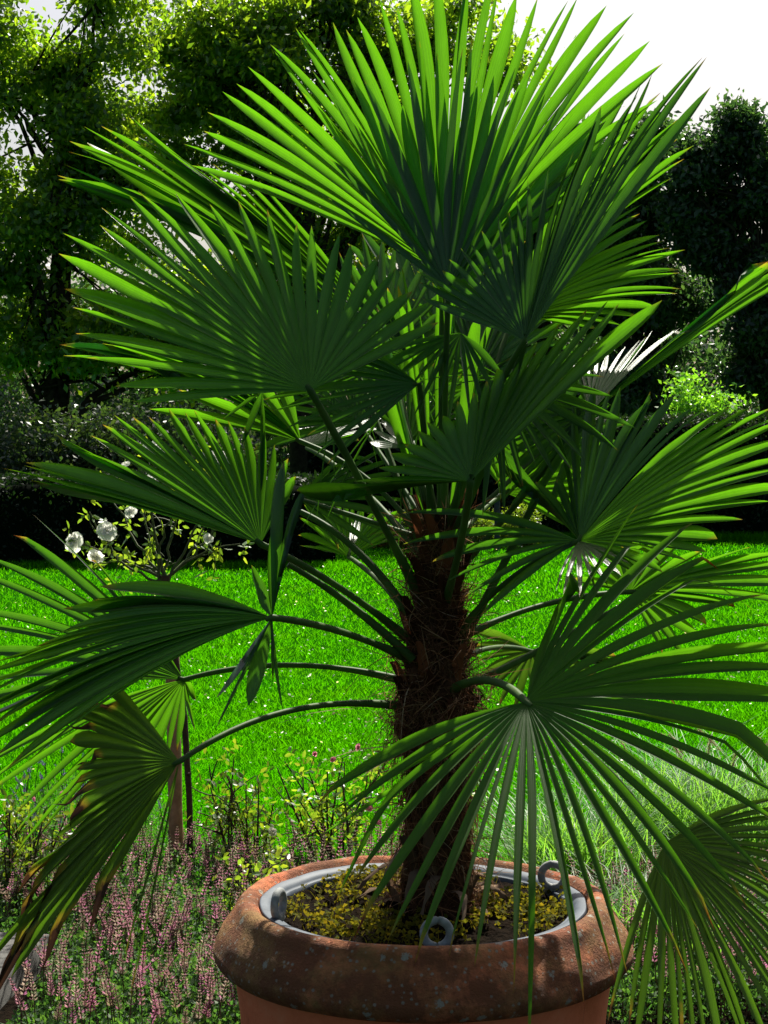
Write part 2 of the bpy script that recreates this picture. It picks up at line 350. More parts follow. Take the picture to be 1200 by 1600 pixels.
rim = smooth_prof([(.318, -.15), (.316, -.03), (.322, -.008), (.336, 0), (.352, -.006), (.366, -.028), (.387, -.055), (.399, -.080), (.4025, -.090), (.400, -.104), (.389, -.117), (.372, -.123), (.352, -.125)])
wob(rim, PC, 'rim', M['potrim'], pot)
body = smooth_prof([(.345, -.114), (.364, -.121), (.358, -.17), (.335, -.36), (.305, -.50), (.272, -RT + .03), (.262, -RT + .002), (.23, -RT + .001), (.24, -.5), (.31, -.20)], 4)
wob(body, PC, 'body', M['pot'], pot, .0012)
liner = thing('plastic_liner', PC - [0, 0, .02], 'grey plastic inner tub with ring lugs, set inside the terracotta pot', 'planter liner')
lp = smooth_prof([(.314, -.05), (.3145, -.014), (.311, -.009), (.296, -.012), (.287, -.020), (.280, -.030), (.277, -.13), (.29, -.135)], 3)
wob(lp, PC, 'tub_wall', M['liner'], liner, .0012)
def ring_lug(ang, name='lug', hub=.288, R=.0235, r=.0078, z=.006, tilt=0):
    mb = MB(); a = np.linspace(0, 2 * math.pi, 28); c = PC + np.array([math.cos(ang) * hub, math.sin(ang) * hub, z])
    t = np.array([-math.sin(ang + tilt), math.cos(ang + tilt), 0]); pts = c + np.cos(a)[:, None] * t * R + np.sin(a)[:, None] * np.array([0, 0, 1.0]) * R
    tube(mb, pts, r, 10, cap=False)
    tube(mb, [c + t * R * .8 - [0, 0, R * 1.25], c - t * R * .8 - [0, 0, R * 1.25]], r * .9, 8)
    return mb.build(name, M['lug'], liner, True)
ring_lug(math.radians(-86), hub=.279); ring_lug(math.radians(200), z=.010, tilt=2.5); ring_lug(math.radians(24), z=.010, tilt=1.0)
mb = MB(); nr = 14; k = 72; rr = np.linspace(.001, .288, nr); a = np.linspace(0, 2 * math.pi, k, endpoint=False)
V = np.stack([rr[:, None] * np.cos(a), rr[:, None] * np.sin(a), np.repeat((-.030 + .02 * np.exp(-(rr / .1) ** 2))[:, None], k, 1) + RNG.normal(size=(nr, k)) * .005], -1) + PC
mb.add(V, [(i * k + j, i * k + (j + 1) % k, (i + 1) * k + (j + 1) % k, (i + 1) * k + j) for i in range(nr - 1) for j in range(k)])
tag(mb.build('potting_soil', M['soil'], None, True), 'dark crumbly soil filling the grey tub round the palm trunk', 'soil', kind='stuff')
# small clover-like weeds over the soil
mb = MB(); n = 2000
a = RNG.uniform(0, 2 * math.pi, n); r = .275 * np.sqrt(RNG.uniform(.12, 1, n)); patch = np.sin(a * 3 + 2) + .9 * np.sin(a * 5 + r * 40) + .8 * np.sin(a * 9 - r * 60) + RNG.normal(size=n) * .6
ok = patch > 0.0; a = a[ok]; r = r[ok]
P = np.stack([r * np.cos(a), r * np.sin(a), -.030 + RNG.uniform(.004, .034, len(a))], 1) + PC
for j in range(3):
    D = np.stack([np.cos(a * 9 + j * 2.09), np.sin(a * 9 + j * 2.09), .12 + 0 * a], 1); leaves(mb, P, .0088, 0, 1, .95, D=D)
mw = mat_leaf('soil_weed', (.03, .045, .006), (.10, .09, .012), (.26, .26, .015), .35, .8, .05)
q = P[RNG.integers(len(P), size=500)] - [0, 0, .02]; blades(mb, q, .03, .0014, .7)
tag(mb.build('soil_weeds', mw), 'yellow green clover-like weeds creeping over the soil in the pot', 'weeds', kind='stuff')
RNG = np.random.default_rng(21)
# ------------------------------------------------------------ palm
palm = thing('palm_tree', PC + [0.03, 0, -.03], 'fan palm with fibrous trunk and many split green fans, growing in the terracotta pot', 'palm tree')
def fan(hub, Y, keys, tilt=(0, .2), n=36, split=.5, rise=.03, mat='palm', dry=(.985, .02), base=None, ctl=None, fold=.50, jit=.035, pr=.0065, cap=.024, base_dy=0, droop=.0, bend=0, shape=3.0, nk=.80, grow=.25, twist=.38):
    n = max(2, int(round(n * nk)))
    H = at(*hub, Y); K = np.array([k[:2] for k in keys], float) - hub
    extra = np.array([k[2] if len(k) > 2 else 0 for k in keys], float)
    ang = np.unwrap(np.arctan2(K[:, 1], K[:, 0])); rad = np.hypot(K[:, 0], K[:, 1])
    step = np.abs(np.diff(ang)) * (rad[1:] + rad[:-1]) * .5 + 6
    cum = np.concatenate([[0], np.cumsum(step)]); u = np.linspace(0, cum[-1], n)
    A = np.interp(u, cum, ang); Rr = np.interp(u, cum, rad); E = np.interp(u, cum, extra)
    Rr = Rr * (1 + RNG.normal(size=n) * jit); A = A + RNG.normal(size=n) * .022
    sc_ = Y / F
    dX = np.cos(A) * Rr * sc_; dZ = -np.sin(A) * Rr * sc_
    dY = tilt[0] * dX + tilt[1] * dZ + E
    tips = np.array([at(hub[0] + math.cos(A[i]) * Rr[i], hub[1] + math.sin(A[i]) * Rr[i], Y + dY[i]) for i in range(n)])
    rows = 16; s = np.linspace(0, 1, rows) ** 1.05; Ln = np.linalg.norm(tips - H, axis=1)
    C = H + (tips - H)[:, None] * s[None, :, None]
    C[:, :, 2] += (rise * 4 * s * (1 - s))[None] * Ln[:, None]
    # weight of the free end: each segment hangs a little by its own amount
    fr = np.clip((s - split) / (1 - split), 0, 1)[None] ** 2
    dr = droop * RNG.uniform(.0, 1.6, n)[:, None] * Ln[:, None] * fr; C[:, :, 2] -= dr
    C[:, :, :2] += RNG.normal(size=(n, 1, 2)) * .018 * Ln[:, None, None] * fr[:, :, None]
    if bend:
        pk = RNG.random(n) < bend; C[pk, :, 2] -= (np.clip(s - .72, 0, 1) ** 1.3 * 1.1)[None] * Ln[pk][:, None]
    Mid = (C[1:] + C[:-1]) / 2
    Lf = np.concatenate([C[:1] + (C[:1] - Mid[:1]), Mid]); Rt = np.concatenate([Mid, C[-1:] + (C[-1:] - Mid[-1:])])
    T = nrm(np.gradient(C, axis=1)); Nn = nrm(np.cross(T, Rt - Lf)); 
    if np.mean(Nn[:, 3:, 2]) < 0: Nn = -Nn
    ks = int(round(split * (rows - 1)))
    seg_split = np.clip(RNG.normal(split, .05, n), .15, .9)
    Wl = Lf - C; Wr = Rt - C; hwl = np.linalg.norm(Wl, axis=2); hwr = np.linalg.norm(Wr, axis=2)
    out_l = Wl.copy(); out_r = Wr.copy()
    TW = RNG.normal(size=n) * twist
    for i in range(n):
        k = max(2, int(seg_split[i] * (rows - 1)))
        for W, O, hw in ((Wl, out_l, hwl), (Wr, out_r, hwr)):
            kk = k
            over = np.where(hw[i] > cap)[0]
            if len(over): kk = max(2, min(k, over[0]))
            wk = min(hw[i, kk], cap); dk = nrm(W[i, kk])
            th = TW[i] * (1 if W is Wl else -1)
            for r in range(kk, rows):
                t = (s[r] - s[kk]) / (1 - s[kk]); q = th * min(1, t * 2.5); O[i, r] = (dk * math.cos(q) + Nn[i, r] * math.sin(q)) * wk * max(0.0, (1 + grow * math.sin(math.pi * min(t * 1.1, .5))) * (1 - t ** shape) ** .8 + .012)
    dryv = np.clip(dry[0] + RNG.normal(size=n) * dry[1], .3, 1.3)
    sh_ = np.clip((s[None] - dryv[:, None] - .02) / .07, 0, 1)          # the dried end shrivels and hangs
    out_l *= (1 - .62 * sh_)[..., None]; out_r *= (1 - .62 * sh_)[..., None]
    C = C + sh_[..., None] * RNG.normal(size=(n, rows, 3)) * .0035; C[..., 2] -= sh_ ** 2 * .03 * (Ln[:, None] / .5)
    hw = (np.linalg.norm(out_l, axis=2) + np.linalg.norm(out_r, axis=2)) / 2
    Cm = C - Nn * (fold * hw)[..., None] * 2.0
    e0 = C + out_l; e1 = C + out_r
    V = np.stack([e0, Cm, e1], 2)                         # n, rows, 3, xyz
    col = np.zeros((n, rows, 3, 3)); col[..., 0] = s[None, :, None]; col[..., 1] = np.array([0, .5, 1])[None, None]; col[..., 2] = dryv[:, None, None]
    idx = np.arange(n * rows * 3).reshape(n, rows, 3); f = []
    for j in range(2):
        f.append(np.stack([idx[:, :-1, j], idx[:, :-1, j + 1], idx[:, 1:, j + 1], idx[:, 1:, j]], -1).reshape(-1, 4))
    mb = MB(); mb.add(V.reshape(-1, 3), np.concatenate(f), col.reshape(-1, 3)); lf = mb.build('leaf', M[mat], palm)
    if base is not None:
        B = at(base[0], base[1], 3.3 + base_dy)
        if ctl is None: ctl = ((base[0] + hub[0]) / 2, (base[1] + hub[1]) / 2 - 20)
        Cc = at(ctl[0], ctl[1], (3.3 + base_dy + Y) / 2)
        pts = bez(B, Cc, H, 18); pts = np.vstack([pts, H + nrm(np.mean(tips, 0) - H) * .012])
        pr *= .86; pm = MB(); tube(pm, pts, np.concatenate([np.linspace(pr * 1.7, pr, 6), np.full(10, pr), [pr * .9, pr * .95, pr * .6]]), 8); pm.build('petiole', M['petiole'], lf, True)
    return lf
# --- fans at the back first
fan((692, 425), 3.42, [(300, 262), (318, 200), (340, 150), (372, 112), (413, 78), (447, 58), (475, 48), (507, 38), (552, 28), (600, 10), (630, 18), (655, -20), (700, -70), (740, -75), (775, -50), (825, -5), (888, 0), (943, 14), (980, 40), (1018, 78), (1033, 108), (1000, 190), (960, 260)],
    (0, .15), 42, .52, .03, base=(690, 830), ctl=(688, 600), cap=.024, dry=(1.02, .01), jit=.015)
fan((590, 520), 3.62, [(85, 285), (92, 240), (115, 208), (147, 190), (187, 205), (217, 215), (255, 230), (277, 232), (302, 250), (345, 260), (400, 285)], (.15, .15), 20, .45, .04, 'palm_matte', grow=1.1, jit=.012, twist=.2,  base=(672, 850), ctl=(640, 640), dry=(.99, .01))
fan((470, 690), 3.45, [(105, 562), (110, 548), (125, 545), (148, 541), (170, 545), (230, 545), (300, 560)], (.15, .1), 13, .5, .08, grow=1.0,  base=(668, 860), ctl=(600, 740), dry=(.985, .01))
fan((470, 690), 3.45, [(240, 640), (300, 600), (350, 590), (430, 560)], (.15, .3), 6, .5, .03, dry=(.985, .01))
fan((800, 470), 3.7, [(1010, 130), (1063, 190), (1066, 215), (1064, 236), (1050, 252), (1042, 275), (1024, 296), (1008, 322), (990, 345)], (-.1, .2), 18, .42, .04, grow=1.0,  base=(705, 850), ctl=(735, 640))
fan((800, 500), 3.62, [(1000, 340), (1035, 368), (1052, 388), (1062, 402), (1058, 424), (1070, 445), (1066, 460), (1000, 500), (930, 520)], (-.2, .3), 17, .42, .06, grow=.8,  base=(702, 850), ctl=(740, 660))
fan((628, 628), 3.85, [(470, 600), (510, 570), (540, 520), (590, 480), (650, 460), (700, 480), (740, 530), (760, 570), (770, 620)], (0, .6), 26, .6, .02, base=(680, 840), ctl=(655, 720))
fan((690, 560), 3.75, [(520, 470), (560, 380), (600, 330), (660, 300), (730, 320), (790, 360), (850, 430), (880, 520)], (0, .8), 24, .55, .03, 'palm_shade', base=(688, 830), ctl=(688, 700))
fan((545, 870), 3.65, [(468, 850), (470, 800), (500, 770), (530, 765), (560, 790), (585, 800), (620, 795), (650, 805), (660, 835)], (.2, .6), 20, .6, .05, base=(630, 950), ctl=(590, 900), pr=.006)
fan((790, 770), 3.65, [(740, 690), (770, 640), (830, 620), (880, 660), (960, 690), (975, 720), (965, 760), (940, 790), (900, 830)], (-.2, .4), 24, .6, .04, base=(705, 860), ctl=(740, 800))
fan((832, 1018), 3.7, [(740, 985), (735, 1010), (740, 1040), (760, 1075), (790, 1110), (830, 1085), (870, 1060), (960, 1050), (1060, 1065), (1070, 1100), (900, 1010)], (-.1, .5), 20, .5, .06, 'palm_old', base=(720, 1030), ctl=(770, 1000), pr=.006, dry=(.95, .03))
fan((480, 700), 3.75, [(445, 655), (470, 652), (500, 650), (530, 645), (600, 648), (606, 662), (560, 690)], (0, 2.1), 12, .4, .04, twist=.15, fold=.2,  base=(660, 870), ctl=(560, 740))
fan((545, 868), 3.4, [(548, 815), (556, 796), (566, 812)], (0, 2.1), 3, .6, .0, cap=.024, nk=1, twist=.1, fold=.15)
fan((640, 700), 3.3, [(575, 690), (590, 660), (612, 645)], (0, 2.1), 4, .5, .0, cap=.018, nk=1, twist=.1, fold=.2)
fan((985, 925), 3.5, [(900, 905), (960, 860), (1090, 870), (1200, 850), (1260, 890), (1260, 930), (1230, 960), (1120, 950), (1080, 1010), (1040, 1020)], (-.1, .4), 22, .5, .04, 'palm', base=(715, 1000), ctl=(840, 930), dry=(.97, .02))
# long drooping dark fan hidden behind, centre left
fan((640, 560), 3.45, [(440, 650), (430, 560), (470, 500), (520, 450), (540, 380), (560, 400), (600, 440)], (.1, .3), 18, .45, .03, 'palm_shade', base=(682, 830), ctl=(660, 680))
fan((700, 640), 3.5, [(800, 560), (860, 560), (900, 600), (900, 650), (870, 700), (830, 730)], (.1, .3), 14, .45, .03, 'palm_shade', base=(692, 830), ctl=(700, 720))
# more dark fans packed behind the hubs
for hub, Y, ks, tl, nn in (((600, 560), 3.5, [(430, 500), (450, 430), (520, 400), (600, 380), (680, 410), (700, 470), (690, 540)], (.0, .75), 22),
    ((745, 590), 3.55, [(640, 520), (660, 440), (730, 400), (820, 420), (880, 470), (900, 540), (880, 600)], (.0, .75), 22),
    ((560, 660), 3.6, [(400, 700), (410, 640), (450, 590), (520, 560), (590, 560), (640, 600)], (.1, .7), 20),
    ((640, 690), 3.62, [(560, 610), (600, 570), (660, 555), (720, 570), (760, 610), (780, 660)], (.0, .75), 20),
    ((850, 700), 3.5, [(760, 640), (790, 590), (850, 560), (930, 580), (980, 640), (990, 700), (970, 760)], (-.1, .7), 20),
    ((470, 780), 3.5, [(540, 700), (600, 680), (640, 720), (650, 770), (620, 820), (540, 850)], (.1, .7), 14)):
    fan(hub, Y, ks, tl, nn, .42, .03, 'palm_shade', base=(685, 850), ctl=((hub[0] + 685) / 2 + 5, (hub[1] + 850) / 2), jit=.09, pr=.0055, bend=.12)
for i in range(16):
    x = RNG.uniform(520, 860); y = RNG.uniform(520, 680); yy = RNG.uniform(3.15, 3.5); a_ = RNG.normal(0, .5); L_ = RNG.uniform(110, 210)
    fan((x, y), yy, [(x + math.sin(a_) * L_, y + math.cos(a_) * L_), (x + math.sin(a_ + .1) * L_ * .9, y + math.cos(a_ + .1) * L_ * .9)], (0, .5), 3, .1, .04, 'palm_shade', cap=.010, droop=.1)
# second tall fan crossing the first, and loose blades in the heart
fan((700, 470), 3.25, [(465, 145), (520, 200), (560, 130), (630, 175), (650, 90), (705, 120), (760, 90), (830, 130), (900, 160), (960, 180), (1015, 230)], (0, .35), 17, .45, .03, 'palm', base=(694, 830), ctl=(694, 620), cap=.021, jit=.06, dry=(1.02, .01))
fan((700, 450), 3.12, [(500, 300), (540, 160), (585, 175), (640, 120), (690, 60), (745, 40), (800, 150), (850, 120), (905, 250)], (0, .6), 11, .2, .02, 'palm_shade', cap=.015, nk=1, jit=.12, twist=.7, grow=.5)
fan((655, 600), 3.2, [(440, 470), (420, 520), (400, 570), (420, 640), (470, 700), (520, 720)], (.1, .7), 14, .35, .03, 'palm_shade', base=(675, 840), ctl=(668, 720), jit=.08)
fan((775, 600), 3.25, [(930, 560), (960, 620), (940, 690), (900, 740), (850, 770), (790, 790), (760, 800)], (-.1, .7), 15, .35, .05, 'palm_shade', base=(700, 840), ctl=(735, 720), jit=.08)
fan((720, 520), 3.3, [(560, 560), (590, 600), (640, 640), (700, 660), (760, 650), (800, 600)], (0, .8), 14, .35, .03, 'palm_shade', jit=.1, droop=.05)
fan((410, 610), 3.2, [(420, 480), (380, 560), (330, 640), (360, 700), (400, 760), (412, 800)], (0, .5), 8, .2, .0, 'palm_shade', jit=.1, cap=.012)
# --- right side
fan((922, 646), 3.35, [(885, 560), (898, 592), (915, 572), (945, 545), (977, 540), (1006, 530), (1050, 518), (1062, 520)], (-.25, 2.0), 13, .45, .02, 'palm', cap=.026, nk=1, twist=.12, fold=.22, base=(708, 900), ctl=(800, 800), jit=.02)
fan((922, 646), 3.35, [(1075, 515), (1195, 408), (1215, 412), (1222, 430)], (-.3, .3), 8, .9, .02, 'palm', jit=.02)
fan((922, 646), 3.35, [(860, 610), (830, 640), (800, 668), (770, 690), (782, 790), (800, 815), (850, 800)], (.1, .3), 14, .5, .03, 'palm_shade')
fan((905, 845), 3.1, [(770, 700), (835, 752), (870, 762), (885, 640), (925, 600), (1000, 615), (1047, 625), (1092, 632), (1110, 640)],
    (-.25, .7), 16, .5, .05, 'palm_shade', base=(712, 1000), ctl=(770, 900), jit=.02, dry=(1.0, .01))
fan((905, 845), 3.1, [(1147, 636), (1192, 636), (1240, 650), (1250, 700), (1260, 740), (1240, 770), (1190, 797), (1137, 826), (1065, 882), (1002, 898)], (-.1, .35), 20, .5, .05, 'palm', jit=.02, grow=.6)
fan((905, 845), 3.1, [(985, 880), (945, 915), (912, 930), (888, 925), (860, 920)], (-.1, 2.0), 7, .3, .02, 'palm', cap=.020, nk=1, twist=.15, fold=.2)
fan((905, 845), 3.1, [(760, 962), (745, 947), (718, 930), (688, 893), (652, 866), (632, 840), (625, 800)], (-.3, .2), 8, .3, .06, 'palm_shade', cap=.013)
# --- front fans
fan((820, 532), 3.0, [(655, 470), (650, 420), (690, 425), (735, 375), (768, 340), (808, 312), (836, 280), (895, 230), (922, 175), (1000, 150), (1028, 108), (1065, 103), (1088, 107), (1105, 122)], (.1, .56), 28, .5, .02, 'palm_shade', base=(700, 830), ctl=(740, 660), jit=.02, dry=(1.0, .01))
fan((735, 752), 2.95, [(470, 760), (500, 765), (555, 752), (590, 742), (632, 697), (695, 645), (742, 608), (800, 575), (825, 535), (885, 495), (912, 490), (985, 460), (1020, 458)], (.1, .55), 22, .62, .02, 'palm', base=(690, 960), ctl=(725, 850), cap=.026, jit=.02, dry=(.99, .01), pr=.008)
fan((485, 610), 2.98, [(215, 640), (125, 548), (125, 516), (100, 457), (105, 427), (108, 397), (110, 370), (150, 340), (175, 308), (205, 303), (256, 290), (318, 318), (380, 312), (430, 335), (482, 355), (548, 378), (603, 405), (662, 465), (705, 480), (700, 500)], (-.1, .62), 31, .5, .02, 'palm', base=(655, 930), ctl=(570, 760), cap=.026, jit=.015, dry=(.985, .008), pr=.008)
fan((407, 850), 3.05, [(45, 755), (15, 748), (12, 720), (30, 715), (55, 712), (100, 690), (142, 672), (190, 650), (242, 642), (300, 648), (355, 658), (408, 670), (435, 700), (460, 745)], (.1, .58), 26, .58, .02, 'palm', base=(640, 1000), ctl=(520, 900), cap=.024, jit=.015, dry=(.975, .008), pr=.0075)
fan((425, 965), 2.95, [(160, 925), (60, 1020), (0, 1040), (-60, 1080), (-60, 1140), (-40, 1180), (30, 1200)], (.15, .6), 26, .6, .06, 'palm', base=(650, 1035), ctl=(530, 975), cap=.024, dry=(.98, .02), pr=.0075)
fan((425, 965), 2.95, [(440, 722), (455, 738), (472, 760), (395, 880)], (.1, .1), 5, .6, .0, 'palm_shade', cap=.014)
fan((425, 965), 2.95, [(340, 1142), (326, 1085), (358, 1088), (437, 1118), (462, 1096), (428, 1060)], (.1, .1), 6, .35, .02, 'palm_shade', cap=.012)
fan((287, 1062), 3.25, [(145, 860), (55, 822), (28, 826), (0, 850), (-60, 885), (-80, 945), (-90, 990), (-90, 1035), (-60, 1110)], (.1, .3), 13, .35, .05, 'palm_shade', base=(635, 1065), ctl=(450, 1015), cap=.014, pr=.006, dry=(.96, .02))
fan((287, 1062), 3.25, [(-40, 1210), (-20, 1260), (30, 1308), (55, 1305), (100, 1290), (160, 1240), (262, 1180), (295, 1162), (305, 1090)], (.1, .3), 17, .45, .05, 'palm', dry=(.965, .02))
fan((280, 1190), 2.9, [(148, 1055), (95, 1080), (110, 1150), (100, 1180), (95, 1240), (70, 1330), (-20, 1480), (-60, 1560), (-20, 1560), (20, 1510), (60, 1490), (100, 1450), (130, 1420)], (.1, .35), 25, .70, .03, 'palm_old', base=(640, 1105), ctl=(440, 1075), cap=.024, dry=(.84, .09), jit=.07, pr=.0065, droop=.06)
fan((280, 1190), 2.9, [(205, 1520), (198, 1600)], (.1, .35), 2, .15, .0, 'palm_old', cap=.011, dry=(.82, .06))
fan((1038, 1318), 3.15, [(955, 1590), (985, 1640), (1030, 1680), (1100, 1700), (1170, 1690), (1240, 1650), (1290, 1580), (1310, 1500), (1320, 1420), (1320, 1340), (1300, 1270), (1240, 1235)], (-.1, .5), 36, .42, .05, 'palm_old', base=(720, 1120), ctl=(900, 1090), dry=(.93, .06), droop=.05)
fan((822, 1097), 2.8, [(490, 1285), (495, 1225), (500, 1290), (505, 1310)], (0, .1), 2, .3, .0, 'palm', cap=.010)
fan((822, 1097), 2.8, [(488, 1240), (490, 1295), (520, 1340), (575, 1420), (628, 1452), (682, 1490), (722, 1508), (790, 1530), (855, 1550), (920, 1562), (1012, 1495), (1058, 1500), (1062, 1445), (1098, 1440), (1190, 1392), (1235, 1325), (1260, 1240), (1270, 1180), (1275, 1120), (1275, 1070), (1260, 1010), (1230, 950), (1122, 817), (1040, 780), (952, 783), (905, 870)],
    (-.05, .85), 46, .25, .055, 'palm_matte', base=(695, 1085), ctl=(765, 1035), cap=.020, grow=.75, nk=.74, jit=.03, dry=(.955, .02), pr=.0085, bend=.12, shape=3.0)
# --- spear and young blades standing in the heart of the crown
for (hx, tx, ty, yy) in ((676, 640, 430, 3.3), (684, 700, 400, 3.35), (700, 760, 470, 3.32), (668, 585, 470, 3.3)):
    fan((hx, 820), yy, [(tx - 14, ty + 20), (tx, ty), (tx + 14, ty + 25)], (0, .1), 4, .8, 0, 'palm', cap=.012)
# stiff old petioles and bare stalks
def stalk(a, c, b, r0, r1, ya=3.3, yb=3.3, mat='petiole'):
    pm = MB(); tube(pm, bez(at(*a, ya), at(*c, (ya + yb) / 2), at(*b, yb), 16), np.linspace(r0, r1, 16), 8); return pm.build('stalk', M[mat], palm, True)
stalk((640, 960), (560, 840), (470, 800), .009, .006, 3.28, 3.4)
stalk((645, 1030), (540, 930), (450, 882), .009, .005, 3.25, 3.2)
stalk((720, 1010), (800, 860), (905, 640), .009, .006, 3.3, 3.35)
stalk((660, 860), (620, 740), (562, 590), .008, .005, 3.35, 3.6)
stalk((700, 850), (760, 740), (820, 535), .008, .006, 3.3, 3.05)
stalk((735, 1070), (860, 1010), (1000, 930), .008, .005, 3.35, 3.5)
RNG = np.random.default_rng(33)
# --- trunk
tk = MB(); zs = np.linspace(0, 1, 90); py = 1440 - zs * (1440 - 790)
rp = np.interp(py, [790, 850, 900, 1000, 1060, 1120, 1160, 1250, 1330, 1400, 1440], [18, 22, 29, 39, 50, 48, 41, 45, 48, 53, 72]) / 818
cx = np.interp(py, [790, 900, 1000, 1100, 1250, 1440], [688, 684, 684, 682, 684, 686]); k = 64; a = np.linspace(0, 2 * math.pi, k, endpoint=False)
ctr = np.array([at(x, y, 3.3) for x, y in zip(cx, py)]); ctr[:, 2] -= .015
nz = sum(np.sin(a[None] * q + zs[:, None] * w_ + p) * g for q, w_, p, g in ((3, 17, 1, .08), (5, -31, 2, .08), (9, 50, 0, .05), (14, -90, 3, .04), (0, 60, 0, .05), (1, 23, 2, .06))) + RNG.normal(size=(90, k)) * .05
R_ = rp[:, None] * (1 + nz)
V = ctr[:, None] + np.stack([R_ * np.cos(a), R_ * np.sin(a), RNG.normal(size=(90, k)) * .002], -1)
tk.add(V, [(i * k + j, i * k + (j + 1) % k, (i + 1) * k + (j + 1) % k, (i + 1) * k + j) for i in range(89) for j in range(k)])
trunk = tk.build('trunk', M['palm_bark'], palm)
def tr_at(z, an, out=1.0):
    i = z * 89; r = np.interp(i, range(90), rp) * out; c = np.stack([np.interp(i, range(90), ctr[:, q]) for q in range(3)], -1)
    return c + np.stack([np.cos(an) * r, np.sin(an) * r, 0 * an], -1)
def ribbon(mb, pts, wd, col):
    n = len(pts); T = nrm(np.gradient(pts, axis=0)); S = nrm(np.cross(T, RNG.normal(size=3))); wv = (wd * (1 - np.linspace(0, 1, n) ** 3 * .8))[:, None]
    V = np.concatenate([pts - S * wv, pts + S * wv]); mb.add(V, [(i, i + 1, n + i + 1, n + i) for i in range(n - 1)], col)
fb = MB()
cols = [(.16, .07, .035), (.24, .12, .055), (.07, .03, .014), (.36, .21, .11), (.50, .36, .23)]
for i in range(5200):
    z = RNG.uniform(.0, .97); an = RNG.uniform(0, 2 * math.pi); p = tr_at(np.array([z]), np.array([an]), RNG.uniform(.85, 1.05))[0]
    rad = np.array([math.cos(an), math.sin(an), 0]); tan = np.array([-math.sin(an), math.cos(an), 0])
    L = RNG.uniform(.03, .11) * (1.3 if .42 < z < .65 else .9); upd = RNG.normal(.15 if z > .62 else -.5, .55); out = abs(RNG.normal(0, .22 if z > .4 else .16)) * (1.8 if RNG.random() < .06 else 1)
    sw = RNG.normal(0, .8); e = p + rad * L * out + tan * L * sw + np.array([0, 0, upd * L]); m = p + rad * L * (out * .9 + .15) + tan * L * sw * .2 + np.array([0, 0, L * RNG.normal(.1, .3)])
    ci = RNG.choice(5, p=[.3, .25, .3, .11, .04]); ribbon(fb, bez(p, m, e, 7), RNG.uniform(.0004, .0013), np.array(cols[ci]) * RNG.uniform(.7, 1.2))
for i in range(900):       # curly loose pale hairs round the waist of the trunk
    z = RNG.normal(.52, .07); an = RNG.uniform(0, 2 * math.pi); p = tr_at(np.array([z]), np.array([an]), 1.02)[0]; pts = [p]; d = nrm(RNG.normal(size=3) + np.array([math.cos(an), math.sin(an), -.2]))
    for j in range(11):
        d = nrm(d + RNG.normal(size=3) * .55 + (np.array([ctr[45][0], 3.3, p[2]]) - pts[-1]) * 2.2); pts.append(pts[-1] + d * .009)
    ribbon(fb, np.array(pts), RNG.uniform(.0004, .0010), np.array(cols[3 if RNG.random() < .4 else 1]) * RNG.uniform(.6, 1.2))
fb.build('fibre', M['fibre'], trunk)
# dried straps splayed over the soil at the trunk's foot
for i in range(13):
    an = i * 2.4 + .4; z = RNG.uniform(.02, .22); p0 = tr_at(np.array([z]), np.array([an]), .9)[0]; rad = np.array([math.cos(an), math.sin(an), 0]); tan = np.array([-math.sin(an), math.cos(an), 0]); L = RNG.uniform(.06, .12)
    pts = bez(p0, p0 + rad * L * .5 + [0, 0, .03], np.array([*(p0 + rad * L + tan * RNG.normal() * .03)[:2], max(PC[2] - .01, p0[2] - L * .8)]), 9); wv = .010 * (1 - np.linspace(0, 1, 9) ** 2 * .8); sp = MB()
    V = np.stack([pts + tan * wv[:, None], pts + rad * .004 + [0, 0, .004], pts - tan * wv[:, None]], 1).reshape(-1, 3) + RNG.normal(size=(27, 3)) * .0015
    sp.add(V, [(r_ * 3 + q, r_ * 3 + q + 1, r_ * 3 + q + 4, r_ * 3 + q + 3) for r_ in range(8) for q in range(2)], np.array([.30, .20, .13]) * RNG.uniform(.35, 1.1)); sp.build('dry_sheath', M['fibre'], trunk)
# cut and torn leaf bases clasping the trunk
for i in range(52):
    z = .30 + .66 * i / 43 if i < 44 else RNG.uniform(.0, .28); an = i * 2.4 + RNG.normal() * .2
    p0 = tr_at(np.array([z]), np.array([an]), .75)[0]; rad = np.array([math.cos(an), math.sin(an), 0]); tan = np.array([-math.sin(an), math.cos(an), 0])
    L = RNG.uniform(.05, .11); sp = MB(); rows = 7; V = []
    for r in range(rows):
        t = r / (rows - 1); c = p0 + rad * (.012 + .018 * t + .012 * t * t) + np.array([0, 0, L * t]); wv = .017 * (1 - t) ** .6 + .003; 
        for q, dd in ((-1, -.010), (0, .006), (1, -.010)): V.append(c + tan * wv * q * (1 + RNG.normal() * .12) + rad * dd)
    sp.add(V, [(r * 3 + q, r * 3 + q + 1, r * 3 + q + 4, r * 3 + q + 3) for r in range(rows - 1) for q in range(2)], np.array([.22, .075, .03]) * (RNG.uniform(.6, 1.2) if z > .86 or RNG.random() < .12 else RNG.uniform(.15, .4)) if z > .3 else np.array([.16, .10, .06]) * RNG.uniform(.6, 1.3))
    sp.build('leaf_base', M['fibre'], trunk)
